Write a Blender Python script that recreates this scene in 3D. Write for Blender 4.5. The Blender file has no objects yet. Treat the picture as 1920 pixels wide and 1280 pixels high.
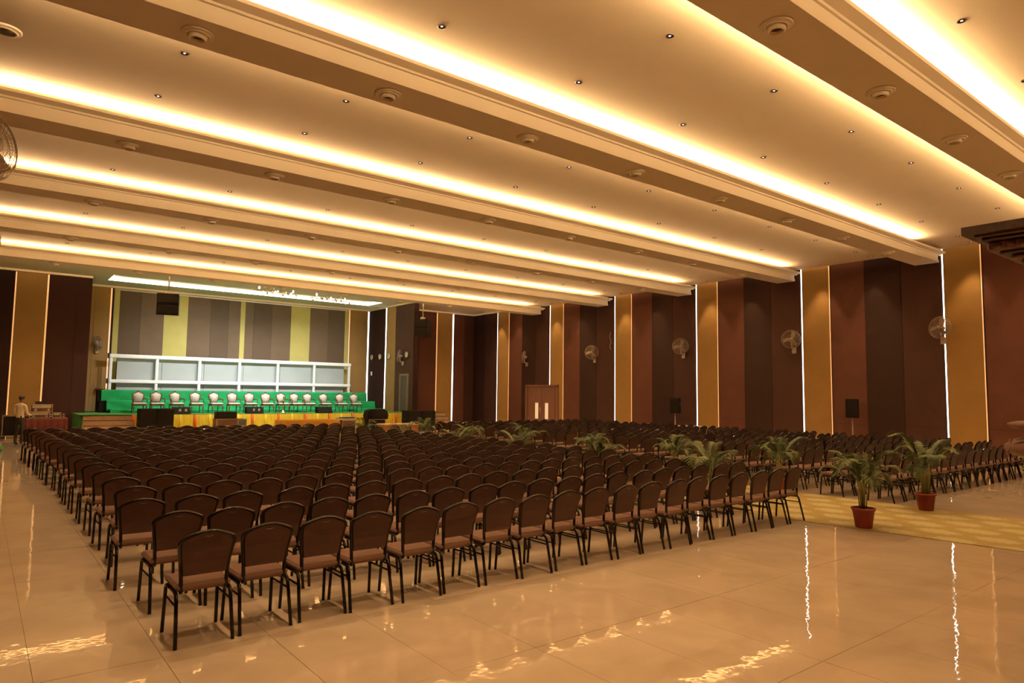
import bpy, bmesh, math, random
import numpy as np
from mathutils import Vector, Matrix, Euler
PI = math.pi
random.seed(7)
sc = bpy.context.scene
COL = sc.collection

# ---------------------------------------------------------------- camera, world, exposure, main lights
YAW, PITCH, ROLL = math.radians(38.196), math.radians(4.471), math.radians(-0.727)
CAM_H = 1.95
fw = Vector((math.sin(YAW)*math.cos(PITCH), math.cos(YAW)*math.cos(PITCH), math.sin(PITCH)))
rt = Vector((math.cos(YAW), -math.sin(YAW), 0)); dn = fw.cross(rt)
r2 = math.cos(ROLL)*rt + math.sin(ROLL)*dn; d2 = -math.sin(ROLL)*rt + math.cos(ROLL)*dn
cam = bpy.data.cameras.new('camera'); cam.sensor_width = 36.0; cam.lens = 1266.34/1920*36
cam.clip_end = 200
co = bpy.data.objects.new('camera', cam); COL.objects.link(co)
co.matrix_world = Matrix(((r2.x, -d2.x, -fw.x, 0), (r2.y, -d2.y, -fw.y, 0), (r2.z, -d2.z, -fw.z, CAM_H), (0, 0, 0, 1)))
sc.camera = co
w = bpy.data.worlds.new('world'); sc.world = w; w.use_nodes = True
w.node_tree.nodes['Background'].inputs[0].default_value = (0.9, 0.6, 0.35, 1)
w.node_tree.nodes['Background'].inputs[1].default_value = 0.01
sc.view_settings.view_transform = 'Standard'; sc.view_settings.look = 'None'
sc.view_settings.gamma = 1.0; sc.view_settings.use_curve_mapping = False
sc.view_settings.exposure = 0.0
try:
    sc.cycles.use_denoising = True
    sc.cycles.max_bounces = 8; sc.cycles.diffuse_bounces = 5; sc.cycles.glossy_bounces = 4
    sc.cycles.transmission_bounces = 4; sc.cycles.transparent_max_bounces = 8
    sc.cycles.caustics_reflective = False; sc.cycles.caustics_refractive = False
    sc.cycles.sample_clamp_indirect = 6.0
except Exception:
    pass

# room (metres): camera at x=0, y=0
XL, XR = -0.36, 24.75           # left and right walls
YS, YB, YN = 35.4, 38.0, -9.0   # hall end wall, stage back wall, wall behind the camera
ZC, ZS, ZL = 6.9, 6.45, 6.80    # ceiling, beam soffit, cove lip
ZA = 7.0                        # ceiling beyond the last beam, over the stage
AX0, AX1 = 3.77, 18.67          # stage alcove, the right side is a wing wall
WY = 32.4                       # near end of the wing wall
STY, STZ = 32.4, 0.90           # stage front, stage top
BEAMS = [-6.0, -1.05, 3.88, 8.6, 13.6, 18.45, 23.5, 28.65]
WARM = (1.0, 0.65, 0.325)
COVE_W = 1450.0
COVE_T = 0.72
COVE_B = 1.2
SPOT_W = 250.0
DOWN_W = 320.0
STAGE_W = 850.0
TRAY_W = 120.0

def lamp(name, kind, loc, energy, color, rot=(0, 0, 0), size=None, spot=None, blend=0.5, soft=0.05):
    l = bpy.data.lights.new(name, kind); l.energy = energy; l.color = color
    if kind == 'AREA':
        l.shape = 'RECTANGLE'; l.size, l.size_y = size
    if kind == 'SPOT':
        l.spot_size = spot; l.spot_blend = blend; l.shadow_soft_size = soft
    o = bpy.data.objects.new(name, l); COL.objects.link(o)
    o.location = loc; o.rotation_euler = rot
    return o

for by in BEAMS:                                   # light strips lying in the cove troughs on both flanks of every beam
    xe = 22.4 if 8 < by < 9 else 23.6
    L = xe - XL - 0.2
    lamp('cove_light', 'AREA', (XL+0.1+L/2, by-0.12, ZL-0.005), COVE_W, WARM, (PI+COVE_T, 0, 0), (L, 0.05))
    lamp('cove_light', 'AREA', (XL+0.1+L/2, by+0.68+0.12, ZL-0.005), COVE_W*0.9, WARM, (PI-COVE_B, 0, 0), (L, 0.05))
# light strips inside the stage ceiling tray (cooler lamps)
lamp('tray_light', 'AREA', (11.0, 35.5, ZA+0.12), TRAY_W, (1.0, 0.94, 0.76), (-0.6, 0, 0), (12.8, 0.08))
for k, x in enumerate((7.9, 9.5, 11.1, 12.7, 14.3, 15.9)):   # stage downlights
    e = STAGE_W*(1.5 if k < 3 else 0.85)
    lamp('stage_light', 'SPOT', (x, 30.2, ZA-0.08), e, (0.99, 0.97, 0.95), (math.radians(50), 0, 0), spot=math.radians(86), blend=0.9, soft=0.12)

# ---------------------------------------------------------------- materials
def nmat(name):
    m = bpy.data.materials.new(name); m.use_nodes = True
    return m, m.node_tree, m.node_tree.nodes['Principled BSDF']
def mat(name, col, rough=0.6, metal=0.0, var=0.12, scale=6.0, bump=0.0, bscale=None, spec=0.5, coat=0.0, sheen=0.0):
    m, t, b = nmat(name)
    tc = t.nodes.new('ShaderNodeTexCoord'); n = t.nodes.new('ShaderNodeTexNoise')
    n.inputs['Scale'].default_value = scale; n.inputs['Detail'].default_value = 3
    t.links.new(tc.outputs['Object'], n.inputs['Vector'])
    r = t.nodes.new('ShaderNodeValToRGB')
    r.color_ramp.elements[0].position = 0.3; r.color_ramp.elements[1].position = 0.7
    r.color_ramp.elements[0].color = tuple(c*(1-var) for c in col)+(1,)
    r.color_ramp.elements[1].color = tuple(min(1, c*(1+var)) for c in col)+(1,)
    t.links.new(n.outputs['Fac'], r.inputs['Fac']); t.links.new(r.outputs['Color'], b.inputs['Base Color'])
    b.inputs['Roughness'].default_value = rough; b.inputs['Metallic'].default_value = metal
    b.inputs['Specular IOR Level'].default_value = spec
    b.inputs['Coat Weight'].default_value = coat
    b.inputs['Sheen Weight'].default_value = sheen
    if bump:
        n2 = t.nodes.new('ShaderNodeTexNoise'); n2.inputs['Scale'].default_value = bscale or scale*8
        t.links.new(tc.outputs['Object'], n2.inputs['Vector'])
        bp = t.nodes.new('ShaderNodeBump'); bp.inputs['Strength'].default_value = bump; bp.inputs['Distance'].default_value = 0.01
        t.links.new(n2.outputs['Fac'], bp.inputs['Height']); t.links.new(bp.outputs['Normal'], b.inputs['Normal'])
    return m
def emit(name, col, strength):
    m, t, b = nmat(name)
    b.inputs['Base Color'].default_value = (0.8, 0.8, 0.8, 1)
    b.inputs['Emission Color'].default_value = tuple(col)+(1,)
    b.inputs['Emission Strength'].default_value = strength
    return m

def floor_mat():
    m, t, b = nmat('polished_tile')
    tc = t.nodes.new('ShaderNodeTexCoord'); geo = t.nodes.new('ShaderNodeNewGeometry')
    n = t.nodes.new('ShaderNodeTexNoise'); n.inputs['Scale'].default_value = 1.3; n.inputs['Detail'].default_value = 6; n.inputs['Distortion'].default_value = 1.2
    t.links.new(geo.outputs['Position'], n.inputs['Vector'])
    r = t.nodes.new('ShaderNodeValToRGB')
    r.color_ramp.elements[0].position = 0.35; r.color_ramp.elements[0].color = (0.50, 0.40, 0.29, 1)
    r.color_ramp.elements[1].position = 0.65; r.color_ramp.elements[1].color = (0.57, 0.46, 0.34, 1)
    t.links.new(n.outputs['Fac'], r.inputs['Fac']); t.links.new(r.outputs['Color'], b.inputs['Base Color'])
    b.inputs['Roughness'].default_value = 0.016
    b.inputs['Specular IOR Level'].default_value = 0.72
    n2 = t.nodes.new('ShaderNodeTexNoise'); n2.inputs['Scale'].default_value = 6.0; n2.inputs['Detail'].default_value = 2
    t.links.new(geo.outputs['Position'], n2.inputs['Vector'])
    bp = t.nodes.new('ShaderNodeBump'); bp.inputs['Strength'].default_value = 0.06; bp.inputs['Distance'].default_value = 0.02
    t.links.new(n2.outputs['Fac'], bp.inputs['Height']); t.links.new(bp.outputs['Normal'], b.inputs['Normal'])
    return m
def carpet_mat():
    m, t, b = nmat('gold_carpet')
    N, Lk = t.nodes.new, t.links.new
    def M(op, a, bb=None):
        nd = N('ShaderNodeMath'); nd.operation = op
        for i, v in enumerate((a, bb)):
            if v is None: continue
            if isinstance(v, (int, float)): nd.inputs[i].default_value = v
            else: Lk(v, nd.inputs[i])
        return nd.outputs[0]
    geo = N('ShaderNodeNewGeometry'); s = N('ShaderNodeSeparateXYZ'); Lk(geo.outputs['Position'], s.inputs[0])
    rx = M('DIVIDE', s.outputs[1], 0.74); ry = M('DIVIDE', s.outputs[0], 0.50)
    row = M('FLOOR', ry); off = M('MULTIPLY', M('MODULO', row, 2.0), 0.5)
    u = M('SUBTRACT', M('FRACT', M('ADD', rx, off)), 0.5); v = M('SUBTRACT', M('FRACT', ry), 0.5)
    d = M('SQRT', M('ADD', M('MULTIPLY', u, u), M('MULTIPLY', v, v)))
    n = N('ShaderNodeTexNoise'); n.inputs['Scale'].default_value = 16; n.inputs['Detail'].default_value = 4
    Lk(geo.outputs['Position'], n.inputs['Vector'])
    d = M('ADD', d, M('MULTIPLY', M('SUBTRACT', n.outputs['Fac'], 0.5), 0.55))
    r = N('ShaderNodeValToRGB'); r.color_ramp.elements[0].position = 0.30; r.color_ramp.elements[1].position = 0.40
    r.color_ramp.elements[0].color = (0.40, 0.345, 0.19, 1); r.color_ramp.elements[1].color = (0.30, 0.235, 0.09, 1)
    Lk(d, r.inputs['Fac']); Lk(r.outputs['Color'], b.inputs['Base Color'])
    b.inputs['Roughness'].default_value = 0.95; b.inputs['Specular IOR Level'].default_value = 0.1
    n2 = N('ShaderNodeTexNoise'); n2.inputs['Scale'].default_value = 220; Lk(geo.outputs['Position'], n2.inputs['Vector'])
    bp = N('ShaderNodeBump'); bp.inputs['Strength'].default_value = 0.4; bp.inputs['Distance'].default_value = 0.004
    Lk(n2.outputs['Fac'], bp.inputs['Height']); Lk(bp.outputs['Normal'], b.inputs['Normal'])
    return m

PAINT = mat('cream_paint', (0.80, 0.70, 0.54), 0.75, var=0.02, scale=1.5, spec=0.2)
PAINT_D = mat('cream_ceiling', (0.78, 0.66, 0.48), 0.8, var=0.02, scale=1.2, spec=0.2)
TILE = floor_mat()
GROUT = mat('grout', (0.16, 0.11, 0.07), 0.9)
CARPET = carpet_mat()
B_RED = mat('wall_fabric_chestnut', (0.090, 0.035, 0.025), 0.85, var=0.06, scale=2, bump=0.2, bscale=60, spec=0.2)
B_DARK = mat('wall_fabric_dark', (0.022, 0.0095, 0.0075), 0.85, var=0.06, scale=2, bump=0.2, bscale=60, spec=0.2)
B_MED = mat('wall_fabric_brown', (0.041, 0.0175, 0.0135), 0.85, var=0.06, scale=2, bump=0.2, bscale=60, spec=0.2)
TAN = mat('wall_fabric_tan', (0.335, 0.205, 0.07), 0.8, var=0.05, scale=2, bump=0.2, bscale=60, spec=0.2)
OLIVE = mat('stage_panel_olive', (0.50, 0.46, 0.15), 0.8, var=0.05, scale=2, spec=0.2)
TAUPE = mat('stage_panel_taupe', (0.155, 0.115, 0.075), 0.8, var=0.05, scale=2, spec=0.2)
TAUPE_D = mat('stage_panel_dark_taupe', (0.118, 0.088, 0.06), 0.8, var=0.05, scale=2, spec=0.2)
LED_W = emit('white_light_strip', (1.0, 0.93, 0.82), 4.5)
GLOW_O = emit('amber_edge_glow', (1.0, 0.42, 0.12), 0.75)  # amber emission imitating the glow of the strips on the panel edges
LED_T = emit('tray_light_strip', (1.0, 0.93, 0.74), 5.0)
BULB = emit('lamp_bulb', (1.0, 0.86, 0.66), 4.0)
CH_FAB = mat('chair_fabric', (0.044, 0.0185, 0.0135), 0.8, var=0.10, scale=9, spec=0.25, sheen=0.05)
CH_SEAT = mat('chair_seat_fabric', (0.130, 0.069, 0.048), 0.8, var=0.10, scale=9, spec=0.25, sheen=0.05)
CH_METAL = mat('dark_chair_metal', (0.005, 0.0035, 0.003), 0.13, metal=0.0, var=0.2, scale=10, spec=0.22)
BLACK = mat('black_cabinet', (0.007, 0.006, 0.006), 0.7, var=0.3, scale=12, spec=0.1)
GRILLE = mat('black_grille', (0.010, 0.009, 0.008), 0.75, var=0.3, scale=90, bump=0.4, bscale=200, spec=0.08)
SILVER = mat('silver_edge', (0.62, 0.56, 0.46), 0.4, metal=0.6, var=0.1, scale=10)
GREYC = mat('grey_case', (0.13, 0.13, 0.12), 0.6)
BRCASE = mat('brown_case', (0.13, 0.06, 0.03), 0.6)
WHITE = mat('white_pipe', (0.86, 0.87, 0.86), 0.5, var=0.03)
BOARD = mat('pale_board', (0.37, 0.43, 0.43), 0.6, var=0.04, scale=1.2)
GREEN = mat('green_carpet', (0.012, 0.25, 0.08), 0.92, var=0.10, scale=3, bump=0.3, bscale=8, spec=0.15)
GREEN_D = mat('green_turf', (0.07, 0.24, 0.07), 0.95, var=0.15, scale=14, spec=0.1)
YEL = mat('yellow_drape', (0.92, 0.72, 0.05), 0.6, var=0.06, scale=5, spec=0.3)
ORG = mat('orange_ribbon', (0.85, 0.13, 0.02), 0.6, var=0.05)
OCLOTH = mat('ochre_tablecloth', (0.62, 0.30, 0.03), 0.7, var=0.06)
RCLOTH = mat('maroon_tablecloth', (0.085, 0.008, 0.009), 0.7, var=0.15, scale=5)
WOODP = mat('pale_step_wood', (0.78, 0.60, 0.40), 0.5, var=0.1, scale=4)
WOODB = mat('brown_table_wood', (0.30, 0.13, 0.05), 0.5, var=0.15, scale=4)
WOODR = mat('carved_rosewood', (0.026, 0.009, 0.006), 0.5, var=0.35, scale=14, bump=0.6, bscale=30)
WOODL = mat('carved_wood_worn', (0.115, 0.048, 0.028), 0.55, var=0.3, scale=14, bump=0.6, bscale=26)
DOORM = mat('door_veneer', (0.19, 0.092, 0.06), 0.5, var=0.08, scale=3)
VISION = emit('lit_corridor_glass', (1.0, 0.66, 0.33), 0.45)
DOORG = mat('grey_door_frame', (0.19, 0.145, 0.095), 0.6)
DOORD = mat('dark_door', (0.10, 0.075, 0.05), 0.6)
FANM = mat('fan_beige_metal', (0.52, 0.40, 0.28), 0.4, metal=0.3, var=0.08)
FANB = mat('fan_blade', (0.36, 0.28, 0.21), 0.4, var=0.1)
FAND = mat('fan_wire', (0.40, 0.32, 0.24), 0.35, metal=0.6, var=0.1)
CLOCK = mat('clock_face', (0.78, 0.70, 0.48), 0.5, var=0.06)
POT = mat('terracotta_pot', (0.21, 0.026, 0.015), 0.55, var=0.1)
SOIL = mat('soil', (0.05, 0.03, 0.02), 0.95, var=0.3, scale=40)
STEM = mat('palm_stem', (0.22, 0.20, 0.05), 0.6, var=0.2)
LEAF1 = mat('palm_leaf', (0.040, 0.066, 0.011), 0.5, var=0.3, scale=5, spec=0.4)
LEAF2 = mat('palm_leaf_pale', (0.072, 0.090, 0.016), 0.5, var=0.3, scale=5, spec=0.4)
BRASS = mat('brass', (0.75, 0.60, 0.30), 0.25, metal=0.9, var=0.05)
CRYSTAL = emit('lit_crystal', (1.0, 0.85, 0.62), 2.2)
GILT = mat('chandelier_gilt', (0.55, 0.36, 0.2), 0.3, metal=0.8)
TUFT = mat('white_tufted_satin', (0.52, 0.50, 0.43), 0.55, var=0.10, scale=24, bump=0.5, bscale=40)
CWOOD = mat('mahogany_frame', (0.10, 0.035, 0.018), 0.35, var=0.25, scale=12)
WINGB = mat('wing_panel_brown', (0.072, 0.037, 0.023), 0.8, var=0.06, scale=2, spec=0.2)
SKIN = mat('skin', (0.20, 0.095, 0.055), 0.55, var=0.08)
HAIR = mat('black_hair', (0.012, 0.009, 0.008), 0.6, var=0.3, scale=30)
SHIRT = mat('cream_shirt', (0.72, 0.62, 0.46), 0.8, var=0.06)
TROU = mat('black_trousers', (0.014, 0.012, 0.014), 0.8, var=0.2)
DARKMET = mat('dark_metal', (0.02, 0.016, 0.014), 0.4, metal=0.6)
PALEW = mat('pale_table_top', (0.55, 0.44, 0.30), 0.5, var=0.08)

# ---------------------------------------------------------------- mesh helpers
class MB:
    def __init__(s): s.v = []; s.f = []; s.sm = []
    def add(s, vs, fs, smooth=False):
        o = len(s.v); s.v += [tuple(p) for p in vs]
        s.f += [tuple(i+o for i in f) for f in fs]; s.sm += [smooth]*len(fs); return s
    def box(s, x0, x1, y0, y1, z0, z1):
        return s.add([(x0,y0,z0),(x1,y0,z0),(x1,y1,z0),(x0,y1,z0),(x0,y0,z1),(x1,y0,z1),(x1,y1,z1),(x0,y1,z1)],
                     [(0,3,2,1),(4,5,6,7),(0,1,5,4),(1,2,6,5),(2,3,7,6),(3,0,4,7)])
    def bbox(s, x0, x1, y0, y1, z0, z1, b=0.01):   # box with chamfered vertical and top edges
        def ring(z, i): return [(x0+i+b,y0+i,z),(x1-i-b,y0+i,z),(x1-i,y0+i+b,z),(x1-i,y1-i-b,z),(x1-i-b,y1-i,z),(x0+i+b,y1-i,z),(x0+i,y1-i-b,z),(x0+i,y0+i+b,z)]
        vs = ring(z0+b, 0)+ring(z1-b, 0)+ring(z0, b*0.8)+ring(z1, b*0.8)
        fs = [tuple(reversed(range(16, 24))), tuple(range(24, 32))]
        for k in range(8):
            j = (k+1) % 8
            fs += [(k, j, 8+j, 8+k), (16+k, 16+j, j, k), (8+k, 8+j, 24+j, 24+k)]
        return s.add(vs, fs)
    def tube(s, pts, r, n=8, caps=True, closed=False):
        P = [Vector(p) for p in pts]; m = len(P); vs = []
        rr = r if isinstance(r, (list, tuple)) else [r]*m
        up = None
        for i in range(m):
            if closed: d = (P[(i+1) % m]-P[i-1])
            else: d = P[min(i+1, m-1)]-P[max(i-1, 0)]
            if d.length < 1e-9: d = Vector((0, 0, 1))
            d.normalize()
            if up is None:
                up = Vector((0, 0, 1)) if abs(d.z) < 0.9 else Vector((0, 1, 0))
            a = d.cross(up)
            if a.length < 1e-6: a = d.orthogonal()
            a.normalize(); b = a.cross(d); b.normalize(); up = b
            for k in range(n):
                t = 2*PI*k/n; vs.append(P[i]+(a*math.cos(t)+b*math.sin(t))*rr[i])
        fs = []
        for i in range(m if closed else m-1):
            i2 = (i+1) % m
            for k in range(n):
                j = (k+1) % n; fs.append((i*n+k, i*n+j, i2*n+j, i2*n+k))
        s.add(vs, fs, True)
        if caps and not closed:
            o = len(s.v)-len(vs)
            s.f.append(tuple(o+k for k in reversed(range(n)))); s.sm.append(False)
            s.f.append(tuple(o+(m-1)*n+k for k in range(n))); s.sm.append(False)
        return s
    def lathe(s, prof, n=16, c=(0, 0, 0), smooth=True):
        vs = []; fs = []
        for r, z in prof:
            for k in range(n):
                t = 2*PI*k/n; vs.append((c[0]+r*math.cos(t), c[1]+r*math.sin(t), c[2]+z))
        for i in range(len(prof)-1):
            for k in range(n):
                j = (k+1) % n; fs.append((i*n+k, i*n+j, (i+1)*n+j, (i+1)*n+k))
        return s.add(vs, fs, smooth)
    def disc(s, c, r, n=16, nz=1):
        vs = [(c[0]+r*math.cos(2*PI*k/n), c[1]+r*math.sin(2*PI*k/n), c[2]) for k in range(n)]
        f = tuple(range(n)) if nz > 0 else tuple(reversed(range(n)))
        return s.add(vs, [f])
    def prism(s, poly, y0, y1):      # polygon in x,z extruded along y
        n = len(poly)
        vs = [(p[0], y0, p[1]) for p in poly]+[(p[0], y1, p[1]) for p in poly]
        fs = [tuple(range(n)), tuple(reversed(range(n, 2*n)))]+[((k+1) % n, k, n+k, n+(k+1) % n) for k in range(n)]
        return s.add(vs, fs)
    def prism_x(s, poly, x0, x1):    # polygon in y,z extruded along x
        n = len(poly)
        vs = [(x0, p[0], p[1]) for p in poly]+[(x1, p[0], p[1]) for p in poly]
        fs = [tuple(reversed(range(n))), tuple(range(n, 2*n))]+[(k, (k+1) % n, n+(k+1) % n, n+k) for k in range(n)]
        return s.add(vs, fs)
    def ell(s, c, r, n=12, m=8):
        prof = []
        vs = []; fs = []
        for i in range(m+1):
            p = -PI/2+PI*i/m
            for k in range(n):
                t = 2*PI*k/n
                vs.append((c[0]+r[0]*math.cos(p)*math.cos(t), c[1]+r[1]*math.cos(p)*math.sin(t), c[2]+r[2]*math.sin(p)))
        for i in range(m):
            for k in range(n):
                j = (k+1) % n; fs.append((i*n+k, i*n+j, (i+1)*n+j, (i+1)*n+k))
        return s.add(vs, fs, True)
    def xf(s, M):
        s.v = [tuple(M @ Vector(p)) for p in s.v]; return s
    def mesh(s, name, m):
        me = bpy.data.meshes.new(name); me.from_pydata(s.v, [], s.f); me.validate(clean_customdata=False)
        if len(me.polygons) == len(s.sm): me.polygons.foreach_set('use_smooth', s.sm)
        me.materials.append(m); me.update(); return me
    def obj(s, name, m, parent=None, loc=None):
        return link(name, s.mesh(name, m), parent, loc)
def link(name, me, parent=None, loc=None, rot=None):
    o = bpy.data.objects.new(name, me); COL.objects.link(o)
    if parent: o.parent = parent
    if loc: o.location = loc
    if rot: o.rotation_euler = rot
    return o
def box(x0, x1, y0, y1, z0, z1): return MB().box(x0, x1, y0, y1, z0, z1)
def tag(o, label, cat, group=None):
    o['label'] = label; o['category'] = cat
    if group: o['group'] = group
    return o
def thing(name, label, cat, loc=(0, 0, 0), rz=0, group=None):
    o = bpy.data.objects.new(name, None); COL.objects.link(o); o.empty_display_size = 0.1
    o.location = loc; o.rotation_euler = (0, 0, rz)
    return tag(o, label, cat, group)
def struct(o, label=None):
    o['kind'] = 'structure'
    if label: o['label'] = label
    return o
def dup(root, loc, rz, label, group=None):
    r = root.copy(); COL.objects.link(r); r.location = loc; r.rotation_euler = (0, 0, rz); r['label'] = label
    if group: r['group'] = group
    for ch in root.children:
        c = ch.copy(); COL.objects.link(c); c.parent = r
        for g in ch.children:
            d = g.copy(); COL.objects.link(d); d.parent = c
    return r
ORD = ['zeroth', 'first', 'second', 'third', 'fourth', 'fifth', 'sixth', 'seventh', 'eighth', 'ninth', 'tenth', 'eleventh', 'twelfth',
       'thirteenth', 'fourteenth', 'fifteenth', 'sixteenth', 'seventeenth', 'eighteenth', 'nineteenth', 'twentieth']

# ---------------------------------------------------------------- floor and tiles
fl = struct(box(XL, XR, YN, YB, -0.12, -0.004).obj('floor', GROUT), 'glossy beige tiled floor of the hall')
TX, TY, GX, GY = 0.775, 1.475, 0.0035, 0.0035
def inview(x, y, z, m=60):
    v = Vector((x, y, z-CAM_H)); d = v.dot(fw)
    if d < 0.5: return None
    px, py = 960+1266.34*v.dot(r2)/d, 640+1266.34*v.dot(d2)/d
    return (px, py, d) if -m < px < 1920+m and -m < py < 1280+m else None
tiles = []
for i in range(-2, 34):
    for j in range(-8, 29):
        x0, y0 = 0.40+i*TX, 2.63+j*TY
        x1, y1 = min(x0+TX, XR), min(y0+TY, YB); x0, y0 = max(x0, XL), max(y0, YN)
        if x1-x0 < 0.05 or y1-y0 < 0.05: continue
        tiles.append((x0, x1, y0, y1))
tiles.sort(key=lambda t: (inview((t[0]+t[1])/2, (t[2]+t[3])/2, 0, 200) is None, math.hypot((t[0]+t[1])/2, (t[2]+t[3])/2)))
tm = box(-TX/2+GX/2, TX/2-GX/2, -TY/2+GY/2, TY/2-GY/2, -0.01, 0).mesh('tile', TILE)
rest = MB(); nt = 0
for (x0, x1, y0, y1) in tiles:
    if nt < 300 and abs(x1-x0-TX) < 1e-6 and abs(y1-y0-TY) < 1e-6 and inview((x0+x1)/2, (y0+y1)/2, 0, 200):
        link('tile', tm, fl, ((x0+x1)/2, (y0+y1)/2, 0), (random.uniform(-.0012, .0012), random.uniform(-.0012, .0012), 0)); nt += 1
    else:
        rest.box(x0+GX/2, x1-GX/2, y0+GY/2, y1-GY/2, -0.01, 0)
o = rest.obj('far_tiles', TILE, fl); o['kind'] = 'stuff'

cp = MB()
pl = [(11.55, -4.0), (10.73, 2.9), (10.42, 5.4), (10.30, 7.0), (10.3, 31.2)]
pr = [(13.75, -4.0), (13.6, 3.6), (13.5, 4.7), (13.5, 7.0), (13.5, 31.2)]
n = len(pl)
vs = [(x, y, 0.0) for x, y in pl]+[(x, y, 0.0) for x, y in pr]+[(x, y, 0.012) for x, y in pl]+[(x, y, 0.012) for x, y in pr]
fs = []
for k in range(n-1):
    fs += [(2*n+k, 3*n+k, 3*n+k+1, 2*n+k+1), (k, 2*n+k, 2*n+k+1, k+1), (n+k, n+k+1, 3*n+k+1, 3*n+k)]
fs += [(0, n, 3*n, 2*n), (n-1, 3*n-1, 4*n-1, 2*n-1)]
cp.add(vs, fs)
tag(cp.obj('carpet_runner', CARPET), 'gold carpet runner with pale flower medallions along the aisle', 'carpet')

# ---------------------------------------------------------------- ceiling and beams
cg = MB()
cg.box(XL, XR, YN, 29.0, ZC, ZC+0.15)
struct(cg.obj('ceiling', PAINT_D), 'cream coffered ceiling between lit beams')
ac = MB(); TRX0, TRX1, TRY0, TRY1 = 4.46, 17.6, 34.25, 35.98
ac.box(XL, XR, 29.0, TRY0, ZA, ZA+0.08); ac.box(XL, XR, TRY1, YB, ZA, ZA+0.08)
ac.box(XL, TRX0, TRY0, TRY1, ZA, ZA+0.08); ac.box(TRX1, XR, TRY0, TRY1, ZA, ZA+0.08)
ac.box(TRX0-.1, TRX1+.1, TRY0-.1, TRY1+.1, ZA+0.18, ZA+0.24)
ac.box(XL, XR, 28.98, 29.02, ZC, ZA+.08)
sc2 = struct(ac.obj('ceiling_stage', PAINT), 'flat stage ceiling with lit tray')
tr = MB(); e = 0.02
tr.box(TRX0, TRX1, TRY1, TRY1+e, ZA, ZA+0.17); tr.box(TRX0-e, TRX0, TRY0, TRY1, ZA, ZA+0.17); tr.box(TRX1, TRX1+e, TRY0, TRY1, ZA, ZA+0.17)
tr.obj('light_strip', LED_T, sc2)
md = MB()
md.box(AX0, AX1, YB-0.14, YB, ZA-0.09, ZA); md.box(AX1-0.12, AX1, WY, YB, ZA-0.09, ZA)
md.box(XL, AX0, YS-0.12, YS, ZA-0.09, ZA); md.box(AX1+.25, XR, YS-0.12, YS, ZA-0.09, ZA); md.box(XR-.12, XR, 29.4, YS, ZA-.09, ZA)
md.obj('cornice', PAINT, sc2)

XE = XR-0.17
for bi, by in enumerate(BEAMS):
    y0, y1 = by, by+0.68
    body = MB()
    body.box(XL, XE, y0+0.0, y1-0.0, ZS, ZC)
    bo = struct(body.obj('trim_%d' % (bi+1), PAINT), 'cream ceiling beam with stepped moulding and cove lip')
    mo = MB()      # stepped base moulding on the near and far face
    for sgn, yy in ((-1, y0), (1, y1)):
        for (d, za, zb) in ((0.030, ZS, ZS+0.05), (0.016, ZS+0.05, ZS+0.09)):
            mo.box(XL, XE, min(yy, yy+sgn*d), max(yy, yy+sgn*d), za, zb)
    mo.obj('base_moulding', PAINT, bo)
    lip = MB()     # cove ledge: sloped underside and a small upstand
    for sgn, yy in ((-1, y0), (1, y1)):
        def q(d): return yy+sgn*d
        poly = [(q(0), ZL-0.115), (q(0.03), ZL-0.11), (q(0.045), ZL-0.08), (q(0.12), ZL-0.062), (q(0.185), ZL-0.045), (q(0.20), ZL), (q(0.18), ZL), (q(0.18), ZL-0.032), (q(0), ZL-0.032)]
        if sgn > 0: poly = poly[::-1]
        lip.prism_x(poly, XL, XR-0.02)
    lip.obj('cove_lip', PAINT, bo)
    # the light strip lies in the trough, hidden by the lip
    xe = 22.4 if 8 < by < 9 else 23.6
    ls = MB(); ls.box(XL+0.1, xe, y0-0.09, y0-0.03, ZL-0.034, ZL-0.022); ls.box(XL+0.1, xe, y1+0.03, y1+0.09, ZL-0.034, ZL-0.022)
    ls.obj('light_strip', emit('cove_strip_%d' % bi, WARM, 2.0) if bi == 0 else bpy.data.materials['cove_strip_0'], bo)

# ---------------------------------------------------------------- walls
# right wall: tan pilasters edged by light strips, three shades of brown between
wr = struct(box(XR, XR+0.2, YN, YS, 0, ZC).obj('wall_right', B_DARK), 'long wall of brown fabric panels and tan pilasters')
DOOR_Y = (27.30, 29.95)
def wpan(y0, y1, m, th, z0=0.0, z1=ZC, nm='panel'):
    return box(XR-th, XR, y0+0.006, y1-0.006, z0, z1).obj(nm, m, wr)
TANS = [(7.42+4.87*k, 8.55+4.87*k) for k in range(-3, 6)]
TANS[-1] = (31.68, 32.86)
for k, (t0, t1) in enumerate(TANS):
    p = wpan(t0+0.05, t1-0.05, TAN, 0.05)
    box(XR-0.035, XR-0.02, t0+0.014, t0+0.043, 0, ZC-0.01).obj('light_strip', GLOW_O, wr)
    box(XR-0.035, XR-0.02, t1-0.036, t1-0.001, 0, ZC-0.01).obj('light_strip', LED_W, wr)
    y = t1+0.04; nxt = TANS[k+1][0]-0.02 if k+1 < len(TANS) else YS
    step = (nxt-y)/3 if k+1 < len(TANS) else (nxt-y)/2
    for q, m in enumerate((B_MED, B_DARK, B_RED)[:3 if k+1 < len(TANS) else 2]):
        a, b = y+q*step, y+(q+1)*step
        if q == 1: wpan(a, b, m, 0.03)
        else:
            wpan(a, b, m, 0.03, 0, 1.04); wpan(a, b, m, 0.03, 1.05, ZC)
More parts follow.
